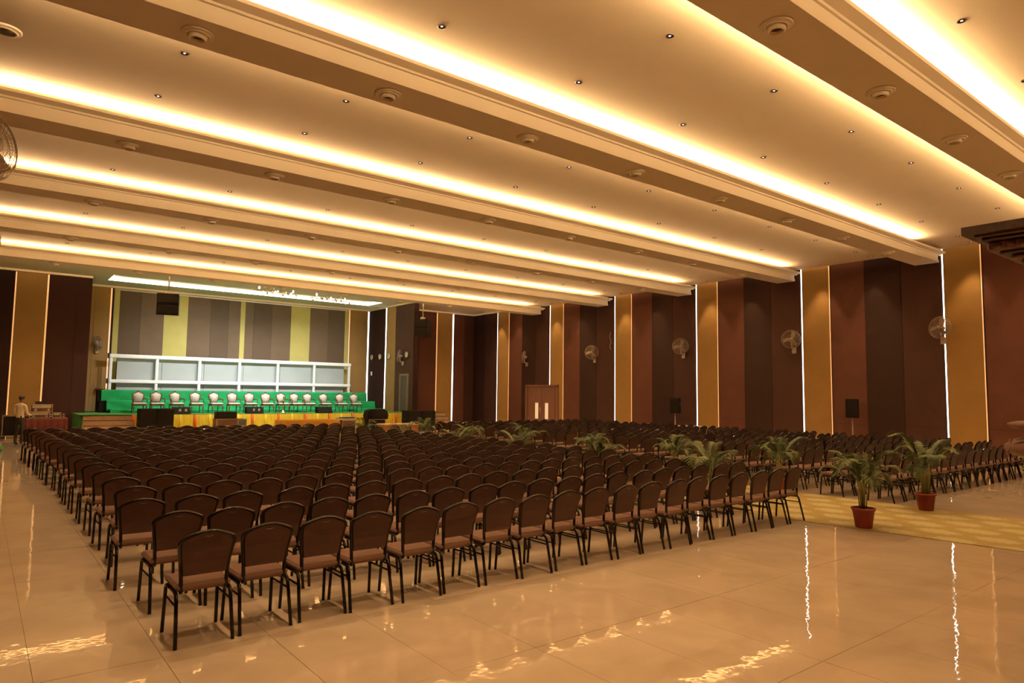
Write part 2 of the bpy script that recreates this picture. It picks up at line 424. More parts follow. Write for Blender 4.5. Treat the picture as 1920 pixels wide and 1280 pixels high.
# hall end wall, left of the stage and right of it
def eend(x0, x1, m, th=0.03, par=None, y=YS): return box(x0+0.004, x1-0.004, y-th, y, 0, ZC).obj('panel', m, par)
wb = MB(); wb.box(XL, AX0, YS, YS+0.2, 0, ZC); wb.box(AX1+.25, XR, YS, YS+0.2, 0, ZC)
wb = struct(wb.obj('wall_end', B_DARK), 'brown fabric end wall on both sides of the stage')
eend(XL, 0.98, B_DARK, par=wb); eend(1.03, 2.09, TAN, 0.05, wb); eend(2.16, 3.2, B_MED, par=wb); eend(3.2, AX0, B_MED, 0.03, wb)
box(0.97, 1.02, YS-0.04, YS-0.02, 0, ZC-0.01).obj('light_strip', GLOW_O, wb); box(2.10, 2.16, YS-0.04, YS-0.02, 0, ZC-0.01).obj('light_strip', GLOW_O, wb)
eend(AX1+.25, 20.7, B_MED, par=wb); eend(20.7, 21.92, B_RED, par=wb); eend(21.99, 23.08, TAN, 0.05, wb); eend(23.18, 24.0, B_RED, par=wb); eend(24.0, XR, B_MED, par=wb)
box(21.92, 21.98, YS-0.04, YS-0.02, 0, ZC-0.01).obj('light_strip', GLOW_O, wb); box(23.09, 23.17, YS-0.04, YS-0.02, 0, ZC-0.01).obj('light_strip', LED_W, wb)
# stage side walls
ws = struct(box(AX1, AX1+0.25, WY, YB, 0, ZA).obj('wall_stage_right', B_DARK), 'wing wall beside the stage with clocks')
for a, b, m, th in ((32.45, 34.48, WINGB, .03), (34.50, 35.58, TAN, .05), (35.74, 36.8, B_MED, .03), (36.8, 37.9, B_MED, .03)):
    box(AX1-th, AX1, a, b, 0, ZA-0.09).obj('panel', m, ws)
box(AX1-.04, AX1-.02, 35.60, 35.72, 0, ZA-0.09).obj('light_strip', LED_W, ws)
struct(box(AX0-0.2, AX0, YS+0.2, YB, 0, ZA).obj('wall_stage_left', B_MED))
# stage back wall
wk = struct(box(AX0-0.2, AX1+0.25, YB, YB+0.2, 0, ZA+0.3).obj('wall_stage_back', TAUPE), 'stage back wall of taupe and olive panels')
KB = 38.0/41.4
bp = [(AX0/KB, 4.55, TAN), (4.55, 5.24, TAN), (5.36, 5.42, B_DARK), (5.44, 5.71, OLIVE), (5.71, 6.72, TAUPE_D), (6.72, 7.88, TAUPE), (7.88, 9.11, OLIVE), (9.11, 10.33, TAUPE),
      (10.33, 11.33, TAUPE_D), (11.33, 11.99, TAUPE), (11.99, 12.27, OLIVE), (12.27, 12.77, TAUPE), (12.77, 13.85, TAUPE_D), (13.85, 15.03, TAUPE),
      (15.03, 16.26, OLIVE), (16.26, 17.46, TAUPE), (17.46, 18.60, TAUPE_D), (18.60, 18.86, OLIVE), (18.98, 20.24, TAN)]
for a, b, m in bp:
    box(a*KB+.004, b*KB-.004, YB-0.04, YB, 0, ZA-0.09).obj('panel', m, wk)
box(5.265*KB, 5.335*KB, YB-0.05, YB-0.02, 0, ZA-0.10).obj('light_strip', GLOW_O, wk)
box(18.89*KB, 18.95*KB, YB-0.05, YB-0.02, 0, ZA-0.10).obj('light_strip', GLOW_O, wk)
box(20.25*KB, 20.33*KB, YB-0.05, YB-0.02, 0, ZA-0.10).obj('light_strip', LED_W, wk)
# left wall and the wall behind the camera (out of the frame, they close the room)
wl = struct(box(XL-0.2, XL, YN, YS, 0, ZC).obj('wall_left', B_DARK))
for k, (t0, t1) in enumerate(TANS):
    box(XL, XL+0.05, t0+.05, t1-.05, 0, ZC).obj('panel', TAN, wl)
    box(XL+.02, XL+.035, t1-.05, t1+.03, 0, ZC-.01).obj('light_strip', GLOW_O, wl)
struct(box(XL-0.2, XR+0.2, YN-0.2, YN, 0, ZC).obj('wall_near', B_MED))

# ---------------------------------------------------------------- double door on the right wall, stage side door
d = struct(box(XR-0.07, XR-0.03, DOOR_Y[0], DOOR_Y[1], 0, 2.46).obj('door_1', DOORM), 'pinkish brown double door with two lit vision panels')
fr = MB(); fr.box(XR-0.12, XR-0.03, DOOR_Y[0]-.06, DOOR_Y[0]+.08, 0, 2.46); fr.box(XR-0.12, XR-0.03, DOOR_Y[1]-.08, DOOR_Y[1]+.06, 0, 2.46); fr.box(XR-0.12, XR-0.03, DOOR_Y[0]-.06, DOOR_Y[1]+.06, 2.40, 2.50)
fr.obj('door_frame', DOORM, d)
for a, b in ((27.5, 28.6), (28.62, 29.7)):
    lf = box(XR-0.10, XR-0.07, a, b, 0.02, 2.36).obj('door_leaf', DOORM, d)
for a in (28.02, 28.86):
    v = box(XR-0.108, XR-0.10, a, a+0.28, 0.62, 1.50).obj('vision_panel', VISION, d)
    g = MB(); g.box(XR-0.118, XR-0.10, a-.03, a, .59, 1.53); g.box(XR-0.118, XR-0.10, a+.28, a+.31, .59, 1.53); g.box(XR-0.118, XR-0.10, a, a+.28, .59, .62); g.box(XR-0.118, XR-0.10, a, a+.28, 1.50, 1.53)
    g.obj('panel_frame', DOORM, v)
MB().tube([(XR-.15, 28.66, .95), (XR-.15, 28.66, 1.25)], .015).obj('door_handle', SILVER, d)
d = struct(box(AX1-0.05, AX1-0.031, 32.98, 33.70, STZ, 2.90).obj('door_2', DOORD), 'dark narrow door beside the stage')
fr = MB(); fr.box(AX1-.10, AX1-.031, 32.84, 32.98, STZ, 3.02); fr.box(AX1-.10, AX1-.031, 33.70, 33.83, STZ, 3.02); fr.box(AX1-.10, AX1-.031, 32.98, 33.70, 2.90, 3.02)
fr.obj('door_frame', DOORG, d)

# ---------------------------------------------------------------- ceiling fittings
vp = MB(); vp.lathe([(0.0, -.028), (.07, -.026)], 16)
ring = MB(); ring.lathe([(.20, 0), (.20, -.02), (.185, -.03), (.165, -.022), (.16, -.03), (.14, -.048), (.122, -.04), (.118, -.015)], 22)
cone = MB(); cone.lathe([(.115, -.012), (.11, -.075), (.09, -.095), (.075, -.088), (.07, -.04)], 20)
eye = MB(); eye.lathe([(.001, -.05), (.071, -.05)], 16)
V_RING, V_CONE, V_EYE = ring.mesh('ring', PAINT), cone.mesh('cone', PAINT), eye.mesh('throat', mat('vent_throat', (0.10, 0.06, 0.035), 0.8))
BN = ['', '', 'nearest', 'second', 'third', 'fourth', 'fifth', 'sixth']
VX = [1.92, 4.6, 7.33, 10.14, 12.98, 15.87, 18.72, 21.65]
for bi in range(2, 8):
    for k, x in enumerate(VX):
        if not inview(x, BEAMS[bi]+.34, ZS, 40): continue
        t = thing('air_diffuser', 'round cream air diffuser, %s from the side wall with fans on %s beam' % (ORD[len(VX)-k], BN[bi]), 'air vent', (x, BEAMS[bi]+.34, ZS), 0, 'air diffusers under the beams')
        link('ring', V_RING, t); link('cone', V_CONE, t); link('throat', V_EYE, t)
t = thing('ceiling_speaker', 'lone round cream fitting on the flat ceiling between two beams', 'ceiling fitting', (0.0, 11.45, ZC))
link('ring', V_RING, t); link('throat', V_EYE, t)
trim = MB(); trim.lathe([(.06, 0), (.06, -.008), (.048, -.012), (.042, -.002)], 16)
D_TRIM = trim.mesh('trim_ring', mat('downlight_trim', (0.10, 0.06, 0.04), 0.4, metal=0.4))
D_BULB = MB().lathe([(.001, -.004), (.016, -.004)], 12).mesh('bulb', BULB)
D_CUP = MB().lathe([(.016, -.003), (.045, -.003)], 12).mesh('reflector', DARKMET)
DX = [2.10, 4.64, 7.2, 9.83, 12.46, 15.1, 17.77, 20.4, 23.06]
COFFER = {2: (5.72, 7.52), 3: (10.56, 12.43), 4: (15.45, 17.35), 5: (20.35, 22.25), 6: (25.3, 27.3), 1: (1.0, 3.06)}
rows = []
for bi, ys in COFFER.items():
    for q, yy in enumerate(ys):
        rows.append((yy, bi))
rows.sort()
for ri, (yy, bi) in enumerate(rows):
    for k, x in enumerate(DX+[24.2]):
        if not inview(x, yy, ZC, 40): continue
        nm = 'small recessed ceiling spotlight, %s from the side wall with fans in the %s ceiling row' % (ORD[10-k], ORD[ri+1])
        t = thing('downlight', nm, 'ceiling light', (x, yy, ZC), 0, 'small recessed ceiling spotlights')
        link('trim_ring', D_TRIM, t); link('reflector', D_CUP, t); link('bulb', D_BULB, t)
for yy, bi in rows+[(30.6, 7), (32.3, 7)]:
    if yy > 2: lamp('wall_washer', 'SPOT', (24.2, yy+.12, ZC-0.02), SPOT_W, (1.0, 0.60, 0.27), (0, 0, 0), spot=math.radians(60), blend=0.6, soft=0.04)
for yy, bi in [q for q in rows if q[0] > 2]:   # a part of the recessed spotlights that light the seats
    for k, x in enumerate(DX):
        if k == 0 or k % 2 == (rows.index((yy, bi)) % 2): lamp('downlight_or_fill', 'SPOT', (x, yy, ZC-0.02), DOWN_W, (1.0, 0.62, 0.30), (0, 0, 0), spot=math.radians(95), blend=0.8, soft=0.04)

for x in (1.0, 2.6, 20.8, 22.6): lamp('downlight_or_fill', 'SPOT', (x, 31.8, ZA-0.02), DOWN_W, (1.0, 0.62, 0.30), (0, 0, 0), spot=math.radians(110), blend=0.8, soft=0.04)  # added fill spots without fittings, to brighten the end wall
# ---------------------------------------------------------------- stage
st = MB(); st.box(3.3, 18.60, STY+0.35, YS-.1, 0, STZ-0.02); st.box(5.2, 18.6, STY, STY+0.35, 0, STZ-0.02); st.box(AX0+.05, 18.6, YS-.1, YB-0.05, 0, STZ-.02); st.box(18.98, 20.9, STY+.35, YS-.1, 0, STZ-.02)
struct(st.obj('floor_stage', GREEN_D), 'raised stage platform')
stc = MB().box(3.3, 18.6, STY-.02, YS-.1, STZ-.02, STZ).box(AX0+.05, 18.6, YS-.1, YB-.05, STZ-.02, STZ).box(18.98, 20.9, STY+.35, YS-.1, STZ-.02, STZ)
tag(stc.obj('stage_carpet', GREEN_D), 'flat green carpet covering the stage platform', 'carpet')
def steps(x0, x1, name, label, mt):
    t = thing(name, label, 'steps', (0, 0, 0))
    for k in range(4):
        z = STZ-0.02-0.20*(k+0)
        y1 = STY+0.34-0.30*k
        box(x0, x1, y1-0.30, y1, 0, z-0.20+0.172).obj('riser', mt, t)
        box(x0-.02, x1+.02, y1-0.32, y1, z-0.20+0.172, z-0.20+0.20).obj('tread', BRCASE, t)  # brown tread colour stands for the shade lines between the steps
    return t
steps(3.42, 5.16, 'stage_steps', 'pale wooden steps with shade-coloured treads below the green stage, by the draped table', WOODP)
steps(19.45, 20.80, 'stage_steps', 'pale wooden steps behind the palms, by the tan pilaster', WOODP)
# green covered tiers behind the chairs
t = thing('seating_riser', 'tall green cloth covered tiers with black ends behind the white chairs', 'platform', (0, 0, 0))
def tier(nm, x0, x1, y0, y1, z0, z1, amp):
    m = MB(); nx, nz = 90, 6; vs = []; fs = []
    for j in range(nz+1):
        for i in range(nx+1):
            x = x0+(x1-x0)*i/nx; z = z0+(z1-z0)*j/nz
            y = y0-0.03-amp*(0.5+0.5*math.sin(i*0.55+j*0.9+1.3*math.sin(i*.17)))*(1-j/nz)*1.0
            vs.append((x, y, z))
    for j in range(nz):
        for i in range(nx): a = j*(nx+1)+i; fs.append((a, a+1, a+nx+2, a+nx+1))
    k = len(vs); vs += [(x0, y1, z1), (x1, y1, z1)]
    top = [nz*(nx+1)+i for i in range(nx+1)]
    fs.append(tuple(top[::-1]+[k, k+1])[::-1])
    m.add(vs, fs, True); return m.obj(nm, GREEN, t)
tier('top_tier', 4.44, 17.66, 36.02, 36.6, 1.40, 1.93, 0.06)
tier('middle_tier', 4.56, 17.78, 35.2, 36.05, 0.98, 1.45, 0.10)
tier('lower_tier', 4.62, 18.1, 34.5, 35.25, STZ, 1.05, 0.05)
bk = MB(); bk.box(4.30, 17.62, 36.06, 36.6, STZ, 1.90); bk.box(4.3, 17.7, 35.3, 36.06, STZ, 1.42)
bk.obj('black_support', BLACK, t)
# white pipe frame and the pale boards behind it
t = thing('pipe_frame', 'white pipe framework of two long rails and seven posts on the stage', 'frame', (0, 0, STZ))
def bar(x0, x1, y0, y1, z0, z1, nm): return MB().bbox(x0, x1, y0, y1, z0-STZ, z1-STZ, 0.03).obj(nm, WHITE, t)
KF = 37.2/40.3
def fz(z): return 1.95+(z-1.95)*KF
bar(5.22*KF, 18.6*KF, 37.1, 37.28, fz(3.58), fz(3.78), 'rail'); bar(5.25*KF, 18.6*KF, 37.1, 37.28, fz(2.28), fz(2.46), 'rail')
for x in (5.30, 7.46, 9.6, 11.75, 13.96, 16.2, 18.5):
    bar(x*KF-.068, x*KF+.068, 37.12, 37.26, STZ, fz(3.6), 'post')
for z in (3.62, 2.31): box(5.15*KF, 5.22*KF, 37.08, 37.30, fz(z)-STZ-.06, fz(z)-STZ+.18).obj('end_bracket', DARKMET, t)
tb = thing('backing_boards', 'row of pale grey boards standing behind the white pipe frame', 'board', (0, 0, STZ))
for a, b in ((5.61, 7.72), (7.74, 9.85), (9.87, 11.98), (12.0, 14.1), (14.12, 16.3), (16.32, 18.2)):
    box(a*.9265, b*.9265, 37.42, 37.46, 0, 1.95+(3.60-1.95)*.9265-STZ).obj('board', BOARD, tb)
tag(MB().tube([(5.42*KB, 37.92, 6.85), (18.85*KB, 37.92, 6.85)], 0.04).obj('curtain_rail', WHITE), 'thin white rail along the top of the stage back wall', 'rail')
t = thing('tub_chair', 'small brown round backed chair at the end of the white pipe frame', 'chair', (17.2, 37.62, STZ), 0)
t.scale = (.72, .8, 1)
hb = MB(); hb.tube([(0.35*math.cos(a), -.1+.12*math.sin(a), 1.05+0.30*math.sin(a)) for a in [PI*k/12 for k in range(13)]], 0.06)
hb.obj('back_rim', WOODB, t)
box(-.33, .33, -.10, -.04, 0.45, 1.1).obj('backrest', OLIVE, t); box(-.33, .33, -.28, 0, .38, .48).obj('seat', WOODB, t)
for sx in (-.28, .28):
    for sy in (-.24, -.05): box(sx-.03, sx+.03, sy-.03, sy+.03, 0, .38).obj('leg', WOODB, t)

# stage skirt: pleated yellow cloth, orange ribbons
t = thing('stage_skirt', 'pleated yellow cloth skirt with orange ribbons along the stage front', 'drape', (0, 0, 0))
def skirt(x0, x1, y, nm, m, amp=0.025, z1=STZ-0.02):
    nx = int((x1-x0)/0.035); vs = []; fs = []
    for i in range(nx+1):
        x = x0+(x1-x0)*i/nx
        for z, k in ((0.02, 1.0), (z1*.5, .85), (z1*0.80, .5), (z1, .12)):
            vs.append((x, y-0.03-amp*k*(1+math.sin(x*42+0.8*math.sin(x*7))), z))
    for i in range(nx):
        for j in range(3): a = i*4+j; fs.append((a, a+4, a+5, a+1))
    mm = MB().add(vs, fs, True); return mm.obj(nm, m, t)
REDX = [5.2, 6.42, 7.63, 8.85, 10.11, 11.33, 12.64, 13.89, 15.13, 16.35, 17.61, 18.8]
for a, b in zip(REDX[:-1], REDX[1:]):
    skirt(a+.06, b-.06, STY, 'cloth_swag', YEL)
    c = (a+b)/2
    MB().tube([(c, STY-.085, .03), (c, STY-.09, .5), (c, STY-.06, STZ-.02)], [.06, .05, .045], 6).obj('yellow_tie', YEL, t)
for a in REDX:
    MB().tube([(a, STY-.08, .03), (a, STY-.09, .5), (a, STY-.06, STZ-.02)], [.075, .06, .05], 6).obj('ribbon', ORG, t)

# ornate stage chairs
def stage_chair():
    t = thing('throne_chair', 'white tufted armchair with carved mahogany frame', 'armchair')
    bk = [(-.17, .52), (-.21, .68), (-.24, .80), (-.235, .88), (-.17, .90), (-.10, .93), (0, .97), (.10, .93), (.17, .90), (.235, .88), (.24, .80), (.21, .68), (.17, .52)]
    def dep(z): return .22+.10*(z-.45)
    pad = MB(); vs = []; n = len(bk); sh = .88
    for off in (-.055, .0):
        for x, z in bk: vs.append((x*sh, dep(z)+off, .52+(z-.52)*.94+.01))
    c0 = len(vs); vs.append((0, dep(.75)-.085, .74)); fs = [(i, (i+1) % n, c0) for i in range(n)]
    fs += [((i+1) % n, i, n+i, n+(i+1) % n) for i in range(n)]+[tuple(range(n, 2*n))]
    pad.add(vs, fs, True); pad.obj('backrest', TUFT, t)
    MB().tube([(x*1.03, dep(z), z) for x, z in bk], .026, 6, closed=True).obj('back_frame', CWOOD, t)
    MB().tube([(-.06, .27, .975), (-.03, .27, 1.005), (0, .27, 1.02), (.03, .27, 1.005), (.06, .27, .975)], .022, 6).obj('crest', CWOOD, t)
    MB().bbox(-.28, .28, -.27, .24, .40, .49, .035).obj('seat', TUFT, t)
    sr = MB(); sr.box(-.27, .27, -.26, .23, .35, .40); sr.obj('seat_rail', CWOOD, t)
    for s in (-1, 1):
        MB().tube([(s*.22, .24, .66), (s*.27, .12, .67), (s*.31, -.05, .66), (s*.32, -.14, .645), (s*.31, -.16, .60), (s*.30, -.11, .50), (s*.28, -.10, .40)], [.022, .024, .026, .028, .022, .02, .024], 6).obj('armrest', CWOOD, t)
        MB().tube([(s*.25, -.23, .37), (s*.275, -.255, .28), (s*.26, -.245, .14), (s*.245, -.25, .03), (s*.25, -.27, 0)], [.034, .032, .02, .016, .024], 6).obj('leg', CWOOD, t)
        MB().tube([(s*.23, .21, .52), (s*.235, .22, .30), (s*.235, .27, 0)], [.024, .024, .02], 6).obj('leg', CWOOD, t)
    return t
SCX = [x*.988 for x in (5.66, 6.37, 7.19, 8.04, 8.89, 9.69, 10.5, 11.3, 12.08, 12.79, 13.46, 14.33, 15.22, 16.08)]
pc = stage_chair(); pc.scale = (.94, .94, .98)
for k, x in enumerate(SCX):
    lab = 'white tufted armchair with carved dark frame, %s counted from the pale steps by draped table' % ORD[k+1]
    rz = random.uniform(-.08, .08)+0.10
    if k == 0: pc.location = (x, 33.6, STZ+.001); pc.rotation_euler = (0, 0, rz); pc['label'] = lab; pc['group'] = 'white armchairs in a row on the stage'
    else: dup(pc, (x, 33.6+random.uniform(-.05, .05), STZ+.001), rz, lab, 'white armchairs in a row on the stage')

t = thing('oil_lamp', 'tall brass oil lamp standing in front of the stage armchairs', 'lamp', (11.72, 32.85, STZ))
MB().lathe([(.001, 0), (.15, 0), (.15, .03), (.09, .06), (.05, .10), (.03, .14)], 14).obj('base', BRASS, t)
MB().lathe([(.03, .13), (.045, .18), (.022, .24), (.04, .30), (.02, .36), (.022, .46), (.036, .50), (.02, .54)], 12).obj('stem', BRASS, t)
MB().lathe([(.02, .53), (.12, .57), (.15, .60), (.13, .60), (.02, .57), (.016, .66), (.03, .70), (.03, .76), (.001, .86)], 14).obj('oil_bowl', BRASS, t)

# wedge monitors on the stage
def wedge(x, y, label, s=1.0, glints=True):
    t = thing('stage_monitor', label, 'speaker', (x, y, STZ), random.uniform(-.1, .1), 'wedge monitors on the stage edge')
    MB().prism_x([(-.22*s, 0), (.22*s, 0), (.20*s, .32*s), (.02*s, .32*s)][::1], -.40*s, .40*s).obj('cabinet', BLACK, t)
    g = MB(); g.add([(-.36*s, -.215*s, .02*s), (.36*s, -.215*s, .02*s), (.36*s, -.005*s, .31*s), (-.36*s, -.005*s, .31*s)], [(0, 1, 2, 3)])
    g.add([(-.36*s, -.228*s, .03*s), (.36*s, -.228*s, .03*s), (.36*s, -.018*s, .32*s), (-.36*s, -.018*s, .32*s)], [(0, 1, 2, 3)])
    g.obj('grille', GRILLE, t)
    for sx in (-.12, .12) if glints else ():
        MB().box(sx-.045, sx+.045, -.16*s, -.15*s, .10*s, .24*s).xf(Matrix.Translation((.06, 0, 0))).obj('glint_plate', SILVER, t)  # silver plates imitating bright reflection specks on the monitor front
wedge(7.12, 32.72, 'black wedge monitor on stage beside the paired subwoofers', .92)
wedge(10.3, 32.72, 'black wedge monitor on stage between the flight case and ochre table', .95)
wedge(13.75, 32.72, 'plain black wedge monitor on stage above the ochre table', .95, False)

def cabinet(name, label, x, y, z, wx, dy, h, rz=0, grp=None, badge=True):
    t = thing(name, label, 'speaker', (x, y, z), rz, grp)
    MB().bbox(-wx/2, wx/2, -dy/2, dy/2, 0, h, .015).obj('cabinet', BLACK, t)
    MB().bbox(-wx/2+.03, wx/2-.03, -dy/2-.02, -dy/2+.004, .03, h-.03, .01).obj('grille', GRILLE, t)
    for s in (-1, 1): MB().box(s*wx/2-.006, s*wx/2+.006, -.06, .06, h*.5, h*.5+.12).obj('handle', DARKMET, t)
    return t
cabinet('subwoofer', 'large black subwoofer in front of the stage, beside pale steps', 5.56, 31.5, 0, .63, .7, 1.17)
cabinet('subwoofer', 'large black subwoofer in front of the stage, below wedge monitor', 6.20, 31.5, 0, .63, .7, 1.17)
cabinet('side_fill_speaker', 'wide black speaker standing at stage front behind the palms', 18.1, 31.5, 0, .82, .7, 1.03)
cabinet('side_fill_speaker', 'wide black speaker nearest the second set of stage steps', 18.94, 31.5, 0, .82, .7, 1.03)

def flight_case(name, label, cat, x0, x1, y0, y1, z0, z1, m, wheels=False):
    t = thing(name, label, cat, ((x0+x1)/2, (y0+y1)/2, z0))
    a, b, h = (x1-x0)/2, (y1-y0)/2, z1-z0
    zb = .10 if wheels else 0
    box(-a+.01, a-.01, -b+.01, b-.01, zb+.01, h-.01).obj('body', m, t)
    e = .022
    for nm, bx in (('edge_rail', [(-a, a, -b, -b+e, h-e, h), (-a, a, b-e, b, h-e, h), (-a, a, -b, -b+e, zb, zb+e), (-a, a, b-e, b, zb, zb+e)]),
                   ('corner_post', [(-a, -a+e, -b, -b+e, zb, h), (a-e, a, -b, -b+e, zb, h), (-a, -a+e, b-e, b, zb, h), (a-e, a, b-e, b, zb, h)])):
        for q in bx: box(*q).obj(nm, SILVER, t)
    box(-.10, .10, -b-.012, -b+.012, h*.52+.0, h*.52+.07).obj('latch', SILVER, t)
    if wheels:
        for sx in (-1, 1):
            for sy in (-1, 1):
                MB().tube([(sx*(a-.1)-.02, sy*(b-.1), .05), (sx*(a-.1)+.02, sy*(b-.1), .05)], .05, 10).obj('caster', DARKMET, t)
    return t
flight_case('flight_case', 'tall black flight case with silver edges on casters behind the man', 'case', .80, 1.85, 32.6, 33.4, 0, .88, BLACK, True)
flight_case('flight_case', 'brown flight case with silver edges under the black speaker at stage front', 'case', 8.10, 8.98, 30.7, 31.3, 0, .74, BRCASE)
flight_case('flight_case', 'grey flight case with control panel beside the brown flight case', 'case', 9.0, 9.36, 30.7, 31.3, 0, .73, GREYC)
cabinet('monitor_speaker', 'black speaker lying on the brown flight case', 8.54, 31.0, .74, .82, .5, .30)
flight_case('flight_case', 'dark flight case with silver edges carrying the rounded black speaker', 'case', 15.35, 16.25, 30.9, 31.5, 0, .62, BLACK)
t = thing('floor_monitor', 'rounded black speaker on silver edged case behind palm', 'speaker', (15.85, 31.2, .62))
MB().prism([(-.55, 0), (.55, 0), (.58, .2), (.50, .42), (.3, .50), (-.3, .50), (-.50, .42), (-.58, .2)], -.25, .25).obj('cabinet', BLACK, t)
MB().prism([(-.46, .05), (.46, .05), (.46, .36), (-.46, .36)], -.27, -.24).obj('grille', GRILLE, t)
# ochre table, mixer case, brown table
def cloth_table(name, label, x0, x1, y0, y1, h, m):
    t = thing(name, label, 'table', ((x0+x1)/2, (y0+y1)/2, 0)); a, b = (x1-x0)/2, (y1-y0)/2
    box(-a+.04, a-.04, -b+.04, b-.04, h-.04, h-.012).obj('table_top', WOODB, t)
    for sx in (-1, 1):
        for sy in (-1, 1): box(sx*(a-.12)-.025, sx*(a-.12)+.025, sy*(b-.12)-.025, sy*(b-.12)+.025, 0, h-.04).obj('leg', DARKMET, t)
    per = []; N = 30
    for i in range(N): per.append((-a+2*a*i/N, -b, 0, -1))
    for i in range(10): per.append((a, -b+2*b*i/10, 1, 0))
    for i in range(N): per.append((a-2*a*i/N, b, 0, 1))
    for i in range(10): per.append((-a, b-2*b*i/10, -1, 0))
    vs = []; fs = []; n = len(per)
    for i, (x, y, nx, ny) in enumerate(per):
        for z, k in ((h, 0), (h-.06, .2), (h*.5, .7), (.02, 1.0)):
            o = .035*k*(1+math.sin(i*1.35))
            vs.append((x+nx*o, y+ny*o, z))
    for i in range(n):
        j = (i+1) % n
        for q in range(3): fs.append((i*4+q+1, j*4+q+1, j*4+q, i*4+q))
    fs.append(tuple(i*4 for i in range(n)))
    MB().add(vs, fs, True).obj('tablecloth', m, t)
    return t
cloth_table('banquet_table', 'long low table under an ochre cloth in front of the yellow skirt', 10.72, 13.55, 30.3, 31.0, .66, OCLOTH)
flight_case('mixer_case', 'dark case holding silver mixing gear beside the ochre table', 'case', 13.62, 14.3, 30.2, 30.8, 0, .62, BRCASE)
t = thing('mixing_desk', 'small silver mixing desk on the dark case by the ochre table', 'mixer', (13.95, 30.5, .62))
MB().prism_x([(-.26, 0), (.26, 0), (.26, .14), (-.26, .05)], -.42, .42).obj('chassis', SILVER, t)
kn = MB()
for i in range(8):
    kn.box(-.36+i*.10, -.32+i*.10, -.12, .12, .09, .135)
kn.obj('faders', DARKMET, t)
t = thing('low_table', 'plain brown wooden table half hidden by palms', 'table', (16.1, 29.3, 0))
box(-.95, .95, -.35, .35, .42, .47).obj('table_top', WOODP, t); box(-.93, -.55, -.33, .33, 0, .42).obj('pedestal', WOODB, t); box(.55, .93, -.33, .33, 0, .42).obj('pedestal', WOODB, t); box(-.55, .55, -.05, 0, .1, .42).obj('modesty_panel', WOODB, t)

# control table at the far left
cloth_table('control_table', 'table under a maroon cloth carrying the sound racks', 1.42, 2.72, 30.6, 31.3, .85, RCLOTH)
def rack(x0, x1, y0, y1, z0, z1, label):
    t = thing('equipment_rack', label, 'rack', ((x0+x1)/2, (y0+y1)/2, z0)); a, b, h = (x1-x0)/2, (y1-y0)/2, z1-z0
    box(-a+.02, a-.02, -b+.03, b, .015, h-.015).obj('body', DARKMET, t)
    f = MB(); e = .022
    f.box(-a, a, -b, -b+.03, 0, e); f.box(-a, a, -b, -b+.03, h-e, h); f.box(-a, -a+e, -b, -b+.03, 0, h); f.box(a-e, a, -b, -b+.03, 0, h)
    f.obj('front_frame', SILVER, t)
    for q in range(2):
        u = box(-a+.05, a-.05, -b-.005, -b+.03, .03+q*(h-.05)/2, .03+q*(h-.05)/2+(h-.08)/2).obj('rack_unit', SILVER if q else BRCASE, t)
        for s in (-.22, .18): MB().box(s, s+.07, -b-.02, -b-.004, .045+q*(h-.05)/2, .02+q*(h-.05)/2+(h-.08)/2).obj('control_block', SILVER, u)
rack(1.53, 2.17, 30.7, 31.2, .85, 1.07, 'silver framed sound rack resting on the maroon table')
rack(1.56, 2.24, 30.7, 31.2, 1.07, 1.36, 'silver framed sound rack stacked on top of another rack')
rack(2.24, 2.52, 30.7, 31.2, .85, 1.05, 'small silver framed sound rack beside the rack stack')
t = thing('laptop', 'black laptop lying on the topmost sound rack', 'laptop', (1.9, 30.95, 1.36))
box(-.19, .19, -.13, .13, 0, .025).obj('base', BLACK, t); MB().prism_x([(.12, .02), (.135, .02), (.20, .10), (.185, .10)], -.19, .19).obj('screen_lid', BLACK, t)
tag(MB().tube([(-.5, 26.4, .085), (.70, 26.3, .085)], .085, 14).obj('carpet_roll', GREEN_D), 'rolled green carpet lying on the bare tiles by the wall', 'carpet roll')

# ---------------------------------------------------------------- the standing man
def skin_body(name, joints, edges, m, parent, sub=2, root=0):
    me = bpy.data.meshes.new(name); me.from_pydata([j[0] for j in joints], edges, [])
    o = bpy.data.objects.new(name, me); COL.objects.link(o)
    sk = o.modifiers.new('skin', 'SKIN'); sk.use_smooth_shade = True
    for i, j in enumerate(joints):
        r = j[1] if isinstance(j[1], tuple) else (j[1], j[1])
        me.skin_vertices[0].data[i].radius = r; me.skin_vertices[0].data[i].use_root = (i == root)
    ss = o.modifiers.new('sub', 'SUBSURF'); ss.levels = sub; ss.render_levels = sub
    dg = bpy.context.evaluated_depsgraph_get(); ev = o.evaluated_get(dg)
    nm = bpy.data.meshes.new_from_object(ev); nm.name = name
    bpy.data.objects.remove(o); nm.materials.clear(); nm.materials.append(m)
    for p in nm.polygons: p.use_smooth = True
    return link(name, nm, parent)
man = thing('person', 'person in a cream shirt and black trousers standing by the sound racks, looking down', 'person', (1.17, 28.6, 0), math.radians(-38))
